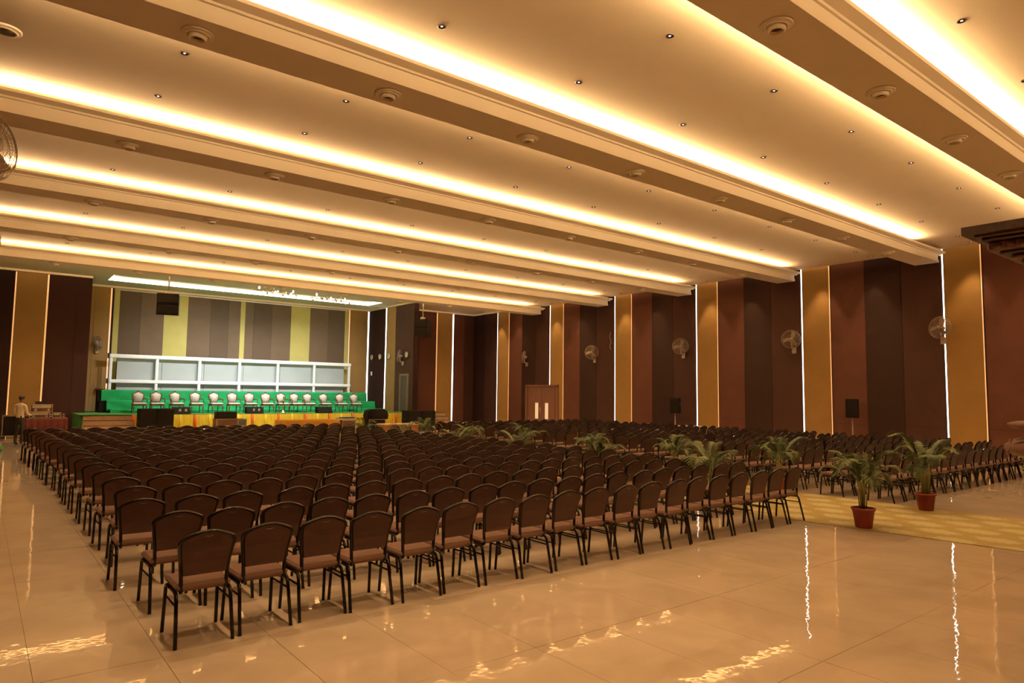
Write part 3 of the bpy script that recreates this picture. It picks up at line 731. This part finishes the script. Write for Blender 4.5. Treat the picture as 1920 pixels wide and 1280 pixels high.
# local: faces +y, x to his right
body = [((0, 0, .90), (.13, .10)), ((0, 0, 1.06), (.12, .09)), ((0, .01, 1.22), (.14, .10)), ((0, .0, 1.36), (.13, .085)), ((0, .01, 1.44), (.05, .05)), ((0, .03, 1.50), (.05, .05)),
        ((.17, 0, 1.36), .055), ((.22, .02, 1.10), .045), ((.20, .24, 1.02), .034), ((.19, .30, 1.02), .026),
        ((-.17, 0, 1.36), .055), ((-.22, .02, 1.10), .045), ((-.10, .24, 1.06), .034), ((-.08, .30, 1.07), .026),
        ((.09, 0, .82), .085), ((.10, .02, .46), .06), ((.10, -.02, .09), .042), ((.11, .12, .04), .035),
        ((-.09, 0, .82), .085), ((-.10, .02, .46), .06), ((-.10, -.02, .09), .042), ((-.11, .12, .04), .035)]
ed = [(0, 1), (1, 2), (2, 3), (3, 4), (4, 5), (3, 6), (6, 7), (7, 8), (8, 9), (3, 10), (10, 11), (11, 12), (12, 13), (0, 14), (14, 15), (15, 16), (16, 17), (0, 18), (18, 19), (19, 20), (20, 21)]
b = skin_body('body', body, ed, SKIN, man, 1)
b.data.materials.append(SHIRT); b.data.materials.append(TROU); b.data.materials.append(BLACK)
for p in b.data.polygons:
    c = p.center
    if c.z < .08: p.material_index = 3
    elif c.z < .97: p.material_index = 2
    elif c.z < 1.44 and not (c.y > .20 and abs(c.x) < .32): p.material_index = 1
hd = MB(); hd.ell((0, .06, 1.585), (.075, .095, .115), 14, 10); hd.add([(-.012, .15, 1.57), (.012, .15, 1.57), (0, .175, 1.56), (0, .15, 1.61)], [(0, 2, 3), (2, 1, 3), (0, 1, 2)])
for s in (-1, 1): hd.ell((s*.077, .05, 1.58), (.012, .02, .03), 6, 4)
hd.obj('head', SKIN, man)
MB().ell((0, .035, 1.625), (.085, .100, .095), 14, 8).obj('hair', HAIR, man)
eyes = MB()
for s in (-1, 1): eyes.ell((s*.03, .145, 1.595), (.012, .01, .006), 6, 4)
eyes.ell((0, .148, 1.53), (.022, .008, .005), 6, 4); eyes.obj('face_features', HAIR, man)
for hx, hy, hz, sg in ((.19, .32, 1.02, 1), (-.08, .32, 1.07, -1)):
    hnd = MB(); hnd.ell((hx, hy+.03, hz), (.035, .045, .016), 8, 6)
    for q, ln in enumerate((.055, .07, .065, .05)):
        x = hx-.027+q*.018; hnd.tube([(x, hy+.06, hz), (x, hy+.06+ln*.6, hz-.006), (x, hy+.06+ln, hz-.026)], [.009, .008, .006], 5)
    hnd.tube([(hx-sg*.03, hy+.015, hz), (hx-sg*.055, hy+.04, hz-.004), (hx-sg*.055, hy+.07, hz-.014)], [.011, .009, .007], 5)
    hnd.obj('hand', SKIN, man)

# ---------------------------------------------------------------- hanging speakers, chandelier
def hanging(x, y, z0, z1, wx, rz, zt, label):
    t = thing('hanging_speaker', label, 'speaker', (x, y, 0), rz)
    h = z1-z0
    for q in range(2):
        a, b = z0+q*h/2, z0+(q+1)*h/2-.02
        MB().prism_x([(-.32, a), (.34, a+.05), (.34, b), (-.32, b)] if q == 0 else [(-.32, a), (.34, a), (.34, b-.03), (-.32, b)], -wx/2, wx/2).obj('cabinet', BLACK, t)
        MB().bbox(-wx/2+.03, wx/2-.03, -.34, -.315, a+.04, b-.04, .008).obj('grille', GRILLE, t)
    MB().tube([(0, 0, z1-.03), (0, 0, zt)], .03, 8).obj('pole', SILVER, t)
    MB().bbox(-.16, .16, -.09, .09, z1-.02, z1+.10, .01).obj('bracket', SILVER, t)
    MB().bbox(-.13, .13, -.13, .13, zt-.03, zt, .01).obj('ceiling_plate', PAINT, t)
hanging(5.94, 30.5, 5.0, 5.90, .80, -.25, ZA, 'pair of black speakers hanging from the ceiling before the stage panels')
hanging(18.05, 30.5, 4.9, 5.80, .80, .75, ZA, 'pair of black speakers hanging before the brown end wall')

def chandelier(x, y, label, seed):
    rnd = random.Random(seed)
    t = thing('chandelier', label, 'chandelier', (x, y, 0))
    MB().tube([(0, 0, 6.62), (0, 0, ZA-.02)], .018, 6).obj('stem', GILT, t)
    MB().lathe([(.001, ZA-.001), (.24, ZA-.001), (.24, ZA-.03), (.05, ZA-.07), (.02, ZA-.07)], 14).obj('canopy', GILT, t)
    MB().tube([(-1.0, 0, 6.66), (1.0, 0, 6.62)], .02, 6).obj('main_bar', GILT, t)
    for k in range(16):
        u = -.95+k*.125; sg = 1 if k % 2 else -1; z = 6.64+rnd.uniform(-.07, .07); z2 = z+rnd.uniform(-.12, .14)
        a = MB().tube([(u, 0, 6.64), (u+.08, sg*.2, z), (u+.15, sg*.38, z2)], .011, 5).obj('arm', GILT, t)
        MB().lathe([(.001, -.085), (.035, -.05), (.05, 0), (.035, .05), (.001, .085)], 6, (u+.15, sg*.38, z2), False).obj('crystal_lamp', CRYSTAL if k % 3 == 0 else GILT, a)
chandelier(10.75, 32.0, 'lit crystal chandelier over the stage, nearer the hanging speaker with olive panel behind', 5)
chandelier(13.75, 32.6, 'lit crystal chandelier over the stage, nearer the wing wall with clocks', 6)

# ---------------------------------------------------------------- wall fans
def fan(label, base, yaw, tilt=-.12, reach=.30, wall=(-1, 0)):
    # base: point on wall (bracket), wall: outward normal
    t = thing('wall_fan', label, 'fan', base, math.atan2(wall[1], wall[0]), 'caged fans on the walls'); t.scale = (.85,)*3   # local +x points out of the wall
    MB().bbox(0, .10, -.09, .09, -.16, .10, .02).obj('wall_bracket', FANM, t)
    MB().tube([(.08, 0, 0), (reach*.8, 0, .10), (reach, 0, .38)], [.04, .035, .035], 8).obj('arm', FANM, t)
    M = Matrix.Translation((reach, 0, .46)) @ Euler((0, tilt, yaw)).to_matrix().to_4x4()   # head: axis along +x
    ROT = Matrix.Rotation(PI/2, 4, 'Y')
    MB().lathe([(.001, -.20), (.07, -.19), (.085, -.12), (.085, .0), (.06, .03), (.001, .04)], 14).xf(M @ ROT).obj('motor', FANM, t)
    bl = MB()
    for k in range(3):
        a = k*2*PI/3+.5; vs = []; fs = []
        for i in range(7):
            r = .06+.30*i/6; w = .17*math.sin(min(1, .35+i/6*.8)*PI*.62)
            for s, zz in ((-1, .02), (1, .085)):
                an = a+s*w/max(r, .12)*.5+.25*i/6
                vs.append((r*math.cos(an), r*math.sin(an), zz))
        for i in range(6): fs.append((2*i, 2*i+1, 2*i+3, 2*i+2))
        bl.add(vs, fs, True)
    bl.xf(M @ ROT).obj('blades', FANB, t)
    g = MB(); R = .41
    def circ(r, z, w=.004): g.tube([(r*math.cos(2*PI*k/40), r*math.sin(2*PI*k/40), z) for k in range(40)], w, 4, closed=True)
    circ(R, .05, .011); circ(R*.98, -.03, .006)
    for r, z in ((.10, .15), (.17, .147), (.24, .14), (.30, .125), (.35, .105), (.39, .075)): circ(r, z)
    for r, z in ((.14, -.10), (.24, -.09), (.34, -.065)): circ(r, z)
    for k in range(36):
        a = 2*PI*k/36; c, s = math.cos(a), math.sin(a)
        g.tube([(.06*c, .06*s, .152), (.20*c, .20*s, .144), (.32*c, .32*s, .118), (R*c, R*s, .05)], .0032, 3)
        if k % 2 == 0: g.tube([(R*c, R*s, .05), (R*.96*c, R*.96*s, -.05), (.24*c, .24*s, -.09), (.08*c, .08*s, -.11)], .0032, 3)
    g.lathe([(.001, .16), (.06, .156), (.065, .145)], 14)
    go = g.xf(M @ ROT).obj('guard', FAND, t)
    MB().lathe([(.001, .165), (.045, .16), (.05, .15)], 12).xf(M @ ROT).obj('hub_cap', FANM, go)
XF = XR-.03
fan('caged fan overlapping the light strip of the nearest tan pilaster', (XF-.02, 8.56, 3.90), -0.22, -.1)
fan('caged fan on brown wall above the far black speaker on a stand', (XF, 18.95, 3.78), 0.60, -.05)
fan('caged fan on brown wall between the two stand speakers', (XF, 13.72, 3.80), 0.55, -.08)
fan('caged fan on brown wall nearest the double door, facing the room', (XF, 24.5, 3.74), 0.62, -.08)
fan('caged fan turned sideways on the wall above the double door', (XF, 29.95, 3.70), -0.62, -.15)
fan('caged fan turned sideways on the stage side wall among the clocks', (AX1-.03, 33.52, 3.63), -0.55, -.15)
fan('dark caged fan seen edge on beside the stage back wall', (4.38, YB-.05, 3.80), 1.05, -.25, wall=(0, -1))
fan('large caged fan high on the near end of the side wall, cut by the frame', (XL, 8.25, 3.93), -0.75, -.05, .31, wall=(1, 0))
fan('caged fan further along the side wall, barely inside the frame', (XL, 13.5, 3.93), -0.75, -.05, .28, wall=(1, 0))

# clocks, switch, cable, socket
CN = ['deepest on the stage side wall', 'second deepest on the stage side wall', 'on the narrow tan panel of stage side wall', 'beside the sideways fan at the stage corner']
for k, y in enumerate((37.33, 36.28, 35.17, 33.10)):
    t = thing('wall_clock', 'round pale clock, '+CN[k], 'clock', (AX1-.05, y, 4.07), 0, 'round clocks on the stage side wall')
    MB().lathe([(.001, 0), (.155, 0), (.175, .02), (.175, .05), (.15, .05)], 20).xf(Matrix.Rotation(-PI/2, 4, 'Y')).obj('rim', GILT, t)
    MB().lathe([(.001, .04), (.15, .04)], 20).xf(Matrix.Rotation(-PI/2, 4, 'Y')).obj('dial', CLOCK, t)
    hh = MB(); hh.box(-.05, -.044, -.008, .008, -.02, .12); hh.box(-.05, -.044, -.008, .09, -.008, .008); hh.obj('hands', DARKMET, t)
t = thing('wall_sensor', 'small white box on the stage side wall under the deepest clock', 'sensor', (AX1-.03, 37.37, 3.09))
MB().bbox(-.06, 0, -.07, .07, -.12, .12, .015).obj('housing', WHITE, t); MB().bbox(-.07, -.055, -.03, .03, -.06, 0, .005).obj('lens', GREYC, t)
tag(MB().tube([(XF-.02, 23.40, 5.13), (XF-.04, 23.46, 4.9), (XF-.02, 23.38, 4.6), (XF-.04, 23.46, 4.42), (XF-.02, 23.40, 4.25)], .012, 5).obj('cable', FANM), 'thin pale cable hanging loose on the brown wall', 'cable')
t = thing('wall_socket', 'small dark socket low on brown wall near the room corner', 'socket', (XF, 33.9, .98))
MB().bbox(-.02, 0, -.10, .10, -.10, .10, .01).obj('plate', BLACK, t); MB().bbox(-.035, -.018, -.05, .05, -.05, .05, .008).obj('outlet', DARKMET, t)

# speakers on stands, folding table
def stand_speaker(y, z0, z1, label, slabel):
    x = 24.0
    s = thing('speaker_stand', slabel, 'stand', (x, y, 0))
    MB().tube([(0, 0, .12), (0, 0, z0)], .018, 8).obj('pole', SILVER, s)
    for k in range(3):
        a = k*2*PI/3+.4; MB().tube([(0, 0, .62), (.42*math.cos(a), .42*math.sin(a), .012)], .012, 6).obj('leg', DARKMET, s)
    MB().tube([(0, 0, .56), (0, 0, .68)], .03, 8).obj('collar', DARKMET, s)
    cabinet('stand_speaker', label, x, y, z0, .42, .38, z1-z0, -PI/2+.45)
stand_speaker(18.9, 1.22, 1.88, 'black speaker on a stand by the brown wall, below the farther fan', 'speaker stand nearer the double door')
stand_speaker(11.25, 1.29, 1.94, 'larger looking black speaker on a stand between two tan pilasters', 'speaker stand behind the seats nearest the camera')
t = thing('folding_table', 'narrow pale topped folding table behind the seats by the wall', 'table', (23.6, 17.7, 0), PI/2)
MB().bbox(-.62, .62, -.25, .25, .69, .73, .008).obj('table_top', PALEW, t)
for sx in (-1, 1):
    for sy in (-1, 1): MB().tube([(sx*.54, sy*.2, 0), (sx*.54, sy*.2, .69)], .014, 6).obj('leg', SILVER, t)

# ---------------------------------------------------------------- carved pillar at the right edge
t = thing('carved_pillar', 'dark carved wooden pillar at frame edge with stepped capital and bulging lotus ring', 'pillar', (6.55, 1.38, 0))
HW = .55
MB().box(-HW, HW, -HW, HW, 3.235, 3.30).obj('capital_slab', WOODR, t)
for k, (ww, za, zb, m) in enumerate(((.49, 3.215, 3.235, WOODL), (.45, 3.185, 3.215, WOODR), (.42, 3.11, 3.185, WOODL), (.36, 3.085, 3.11, WOODR), (.30, 3.05, 3.085, WOODL), (.25, 3.015, 3.05, WOODR), (.20, 2.98, 3.015, WOODR), (.15, 2.94, 2.98, WOODL))):
    c = MB().bbox(-ww, ww, -ww, ww, za, zb, min(.012, (zb-za)*.4)).obj('capital_moulding', m, t)
    if k == 2:
        for q in range(-4, 5):
            for s in (-1, 1):
                MB().ell((s*ww, q*.088, (za+zb)/2), (.018, .034, .028), 8, 6).obj('carved_boss', WOODL, c)
                MB().ell((q*.088, s*ww, (za+zb)/2), (.034, .018, .028), 8, 6).obj('carved_boss', WOODL, c)
MB().lathe([(.11, 1.9), (.10, 2.2), (.095, 2.6), (.10, 2.9), (.14, 2.95)], 16).obj('shaft', WOODR, t)
MB().lathe([(.001, 1.735), (.40, 1.735), (.44, 1.755), (.44, 1.775), (.38, 1.79), (.12, 1.80), (.11, 1.9)], 28).obj('collar_disc', WOODL, t)
MB().lathe([(.10, 1.50), (.30, 1.505), (.42, 1.53), (.47, 1.57), (.46, 1.61), (.40, 1.65), (.28, 1.68), (.22, 1.70), (.20, 1.735)], 28).obj('lotus_ring', WOODL, t)
pe = MB()
for k in range(10):
    a = 2*PI*k/10; pts = []
    for i in range(13):
        u = i/12*PI; w = .30*math.cos(u)*.5; v = math.sin(u)
        rr = .475-.03*v-.0; z = 1.535+.11*v
        pts.append((rr*math.cos(a+w*2)*(1-.12*max(0, v-.6)), rr*math.sin(a+w*2)*(1-.12*max(0, v-.6)), z))
    pe.tube(pts, .008, 5)
pe.obj('lotus_petal_rims', WOODL, t)['kind'] = 'stuff'
MB().lathe([(.16, 0), (.16, .35), (.12, .42), (.10, .9), (.10, 1.5)], 16).obj('lower_shaft', WOODR, t)

# ---------------------------------------------------------------- palms
def frond(L, droop, seed, m):
    rnd = random.Random(seed); mb = MB(); sp = []
    N = 12
    for i in range(N+1):
        s = i/N
        sp.append(Vector((L*(s*.62+.12*s*s), 0, L*(.95*s-droop*s*s*s))))
    mb.tube(sp, [.008*(1-.8*i/N) for i in range(N+1)], 4)
    for i in range(3, N*3+1):
        s = i/(N*3); k = int(s*N); k = min(k, N-1); f = s*N-k
        p = sp[k].lerp(sp[k+1], f); d = (sp[k+1]-sp[k]).normalized()
        for sg in (-1, 1):
            ln = L*.40*math.sin(PI*(.18+.78*s))*rnd.uniform(.85, 1.1)
            side = Vector((0, sg, 0)); dirv = (d*.75+side*.75+Vector((0, 0, .12))).normalized()
            q = p+dirv*ln*.55+Vector((0, 0, -.01)); e = p+dirv*ln+Vector((0, 0, -.22*ln-.02))
            wv = dirv.cross(Vector((0, 0, 1))).normalized()*.014
            mb.add([p, q+wv, q-wv, e], [(0, 1, 3, 2)], False)
    return mb
FR = [frond(.80, .35, 1, None).mesh('frond', LEAF1), frond(.95, .55, 2, None).mesh('frond', LEAF2), frond(.70, .75, 3, None).mesh('frond', LEAF1), frond(.88, .70, 4, None).mesh('frond', LEAF2)]
pot = MB(); pot.lathe([(.001, 0), (.115, 0), (.12, .01), (.155, .26), (.17, .265), (.178, .285), (.178, .30), (.16, .305), (.15, .29)], 22)
POTM = pot.mesh('pot', POT); SOILM = MB().lathe([(.001, .285), (.152, .28)], 16).mesh('soil', SOIL)
PALM_G = 'potted palms lining the carpet aisle'
def palm(x, y, label, seed, scale=1.0):
    rnd = random.Random(seed)
    t = thing('potted_palm', label, 'potted plant', (x, y, .012), rnd.uniform(0, 6), PALM_G); t.scale = (scale,)*3
    link('pot', POTM, t); link('soil', SOILM, t)
    st = MB(); n = 15
    for k in range(n):
        a = 2*PI*k/n+rnd.uniform(-.3, .3); r = rnd.uniform(.01, .06)
        h = rnd.uniform(.42, .62); bx, by = r*math.cos(a), r*math.sin(a); tx, ty = bx*2.2, by*2.2
        st.tube([(bx, by, .28), (bx*1.4, by*1.4, .28+h*.5), (tx, ty, .20+h)], [.009, .008, .006], 5)
        o = link('frond', FR[(k+seed) % 4], t, (tx, ty, .20+h-.02), (0, rnd.uniform(-.35, .45), a)); s = rnd.uniform(.62, 1.0); o.scale = (s, s, s)
    st.obj('stems', STEM, t)
LX, RX = 10.64, 13.22
LY = [2.25, 4.86, 7.62, 10.4, 13.2, 16.0, 18.9, 21.8]; RY = [4.96, 7.73, 10.45, 13.2, 16.1, 19.0, 21.9]
for k, y in enumerate(LY):
    lab = 'potted palm on the carpet edge beside the main seating block, %s from the camera' % ORD[k+1]
    palm(LX if k else 10.40, y, lab, k+11, (1.05, .98, .9, .82)[min(k, 3)])
for k, y in enumerate(RY):
    palm(RX, y, 'potted palm on the carpet edge toward the wall seating block, %s from the camera' % ORD[k+1], k+31, (.98, .9, .82)[min(k, 2)])

# ---------------------------------------------------------------- banquet chairs
# local: origin on the floor under the seat, faces +y; rear feet at y=-.28
def back_y(z): 
    s = (z-.40)/.46
    return -.185-.075*s+.03*math.sin(s*PI*1.1)
HOOP = [(.166, .40), (.168, .46), (.172, .54), (.182, .63), (.194, .70), (.202, .752), (.202, .778), (.190, .796), (.165, .810), (.135, .823), (.095, .838), (.048, .851), (0, .855)]
HOOP = [(-x, z) for x, z in HOOP[:-1]]+[(x, z) for x, z in HOOP[::-1]]
def chair_meshes():
    M = {}
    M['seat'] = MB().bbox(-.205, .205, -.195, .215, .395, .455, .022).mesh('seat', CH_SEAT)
    inner = [(x*.93, .468+(z-.40)*.80 if z < .5 else z-.006) for x, z in HOOP]
    inner = [p for p in inner if p[1] > .478]
    # backrest: front and back faces, handle notch near the crown
    vs = []; n = len(inner)
    for off in (-.020, .022):
        for x, z in inner: vs.append((x, back_y(z)+off, z))
    fs = []
    half = n//2
    for i in range(half-1 if n % 2 == 0 else half):
        j = n-1-i
        a, b, c, d = i, i+1, j-1, j
        if b == c: fs += [(a, b, d), (n+d, n+b, n+a)]
        else: fs += [(a, b, c, d), (n+d, n+c, n+b, n+a)]
    fs += [((i+1) % n, i, n+i, n+(i+1) % n) for i in range(n)]
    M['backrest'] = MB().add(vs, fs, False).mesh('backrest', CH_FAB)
    pts = [(x, back_y(z), z) for x, z in HOOP]
    pts = [(-.150, -.10, .385), (-.163, -.165, .388)]+pts+[(.163, -.165, .388), (.150, -.10, .385)]
    M['back_frame'] = MB().tube(pts, .0155, 8).mesh('back_frame', CH_METAL)
    h = MB(); h.tube([(x, back_y(.80)-.024, z) for x, z in ((-.050, .838), (-.030, .822), (0, .816), (.030, .822), (.050, .838))], .006, 5)
    M['handle'] = h.mesh('handle', CH_SEAT)
    M['leg'] = []
    for s in (-1, 1):
        M['leg'].append(MB().tube([(s*.196, .0, .388), (s*.197, .135, .388), (s*.198, .165, .378), (s*.199, .178, .350), (s*.206, .205, 0)], .0150, 8).mesh('leg', CH_METAL))
        M['leg'].append(MB().tube([(s*.196, .0, .388), (s*.197, -.150, .386), (s*.198, -.182, .374), (s*.199, -.198, .345), (s*.208, -.28, 0)], .0150, 8).mesh('leg', CH_METAL))
    M['rail'] = [MB().tube([(s*.200, .186, .295), (s*.200, -.208, .295)], .008, 6).mesh('stretcher', CH_METAL) for s in (-1, 1)]
    M['rail'] .append(MB().tube([(-.196, .02, .383), (.196, .02, .383)], .009, 6).mesh('cross_bar', CH_METAL))
    M['side_frame'] = []
    for s in (-1, 1):
        lf = MB()
        lf.tube([(s*.206, .205, 0), (s*.199, .178, .35), (s*.197, .14, .388), (s*.197, -.155, .386), (s*.199, -.198, .345), (s*.208, -.28, 0)], .0150, 5)
        lf.tube([(s*.1995, .183, .295), (s*.1995, -.205, .295)], .008, 4, caps=False)
        M['side_frame'].append(lf.mesh('side_frame', CH_METAL))
    return M
CM = chair_meshes()
PITCH_X, ROW = 0.485, 0.997
spots = []
for r in range(18):
    for c in range(19):
        x = 1.474+c*PITCH_X+random.uniform(-.015, .015); y = 5.69+.28+r*ROW+random.uniform(-.03, .03)+(.0 if r else .012*math.sin(c))
        if r >= 10: x -= (r-9)*.028
        if r == 2: x -= .10*(1 if c < 3 else 0)
        spots.append((x, y, random.gauss(0, .024), 'main', r, 18-c))
for r in range(18):
    for c in range(18):
        if r == 0 and c > 20: continue
        x = 13.78+c*PITCH_X+random.uniform(-.015, .015); y = 5.60+.28+r*ROW+random.uniform(-.03, .03)
        if r == 1: x -= .02; y -= .05
        spots.append((x, y, random.gauss(0, .035), 'wall', r, c))
spots.sort(key=lambda s: math.hypot(s[0], s[1]))
inv = [s for s in spots if inview(s[0], s[1], .7, 30)]
ind = inv[:300]; farc = inv[300:]
for k, (x, y, rz, blk, r, c) in enumerate(ind):
    where = 'main block' if blk == 'main' else 'wall block'
    lab = 'dark brown banquet chair, %s from the carpet, %s row from the camera, %s' % (ORD[c+1], ORD[r+1], where)
    t = thing('banquet_chair', lab, 'chair', (x, y, 0), rz, 'brown banquet chairs of the %s' % where)
    for nm in ('seat', 'backrest', 'back_frame'): link(nm, CM[nm], t)
    if k < 130:
        link('handle', CM['handle'], t)
        for m in CM['leg']: link('leg', m, t)
        link('stretcher', CM['rail'][0], t); link('stretcher', CM['rail'][1], t); link('cross_bar', CM['rail'][2], t)
    else:
        [link('side_frame', m, t) for m in CM['side_frame']]
# the rows beyond: one mesh
def arrays(me):
    v = np.empty(len(me.vertices)*3); me.vertices.foreach_get('co', v)
    return v.reshape(-1, 3), [tuple(p.vertices) for p in me.polygons]
src = [(CM['seat'], 0), (CM['backrest'], 1), (CM['back_frame'], 2), (CM['side_frame'][0], 2), (CM['side_frame'][1], 2)]
AV = []; AF = []; AM = []; off = 0
pieces = [(arrays(m), i) for m, i in src]
for (x, y, rz, *_r) in farc:
    cz, sz = math.cos(rz), math.sin(rz)
    for (v, f), mi in pieces:
        w_ = np.empty_like(v); w_[:, 0] = v[:, 0]*cz-v[:, 1]*sz+x; w_[:, 1] = v[:, 0]*sz+v[:, 1]*cz+y; w_[:, 2] = v[:, 2]
        AV.append(w_); AF += [tuple(i+off for i in q) for q in f]; AM += [mi]*len(f); off += len(v)
me = bpy.data.meshes.new('far_banquet_chairs'); me.from_pydata(np.concatenate(AV).tolist(), [], AF)
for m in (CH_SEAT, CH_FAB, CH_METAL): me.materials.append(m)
me.polygons.foreach_set('material_index', AM); me.update()
o = link('far_banquet_chairs', me); tag(o, 'dense far rows of brown banquet chairs stretching toward the stage', 'chairs'); o['kind'] = 'stuff'
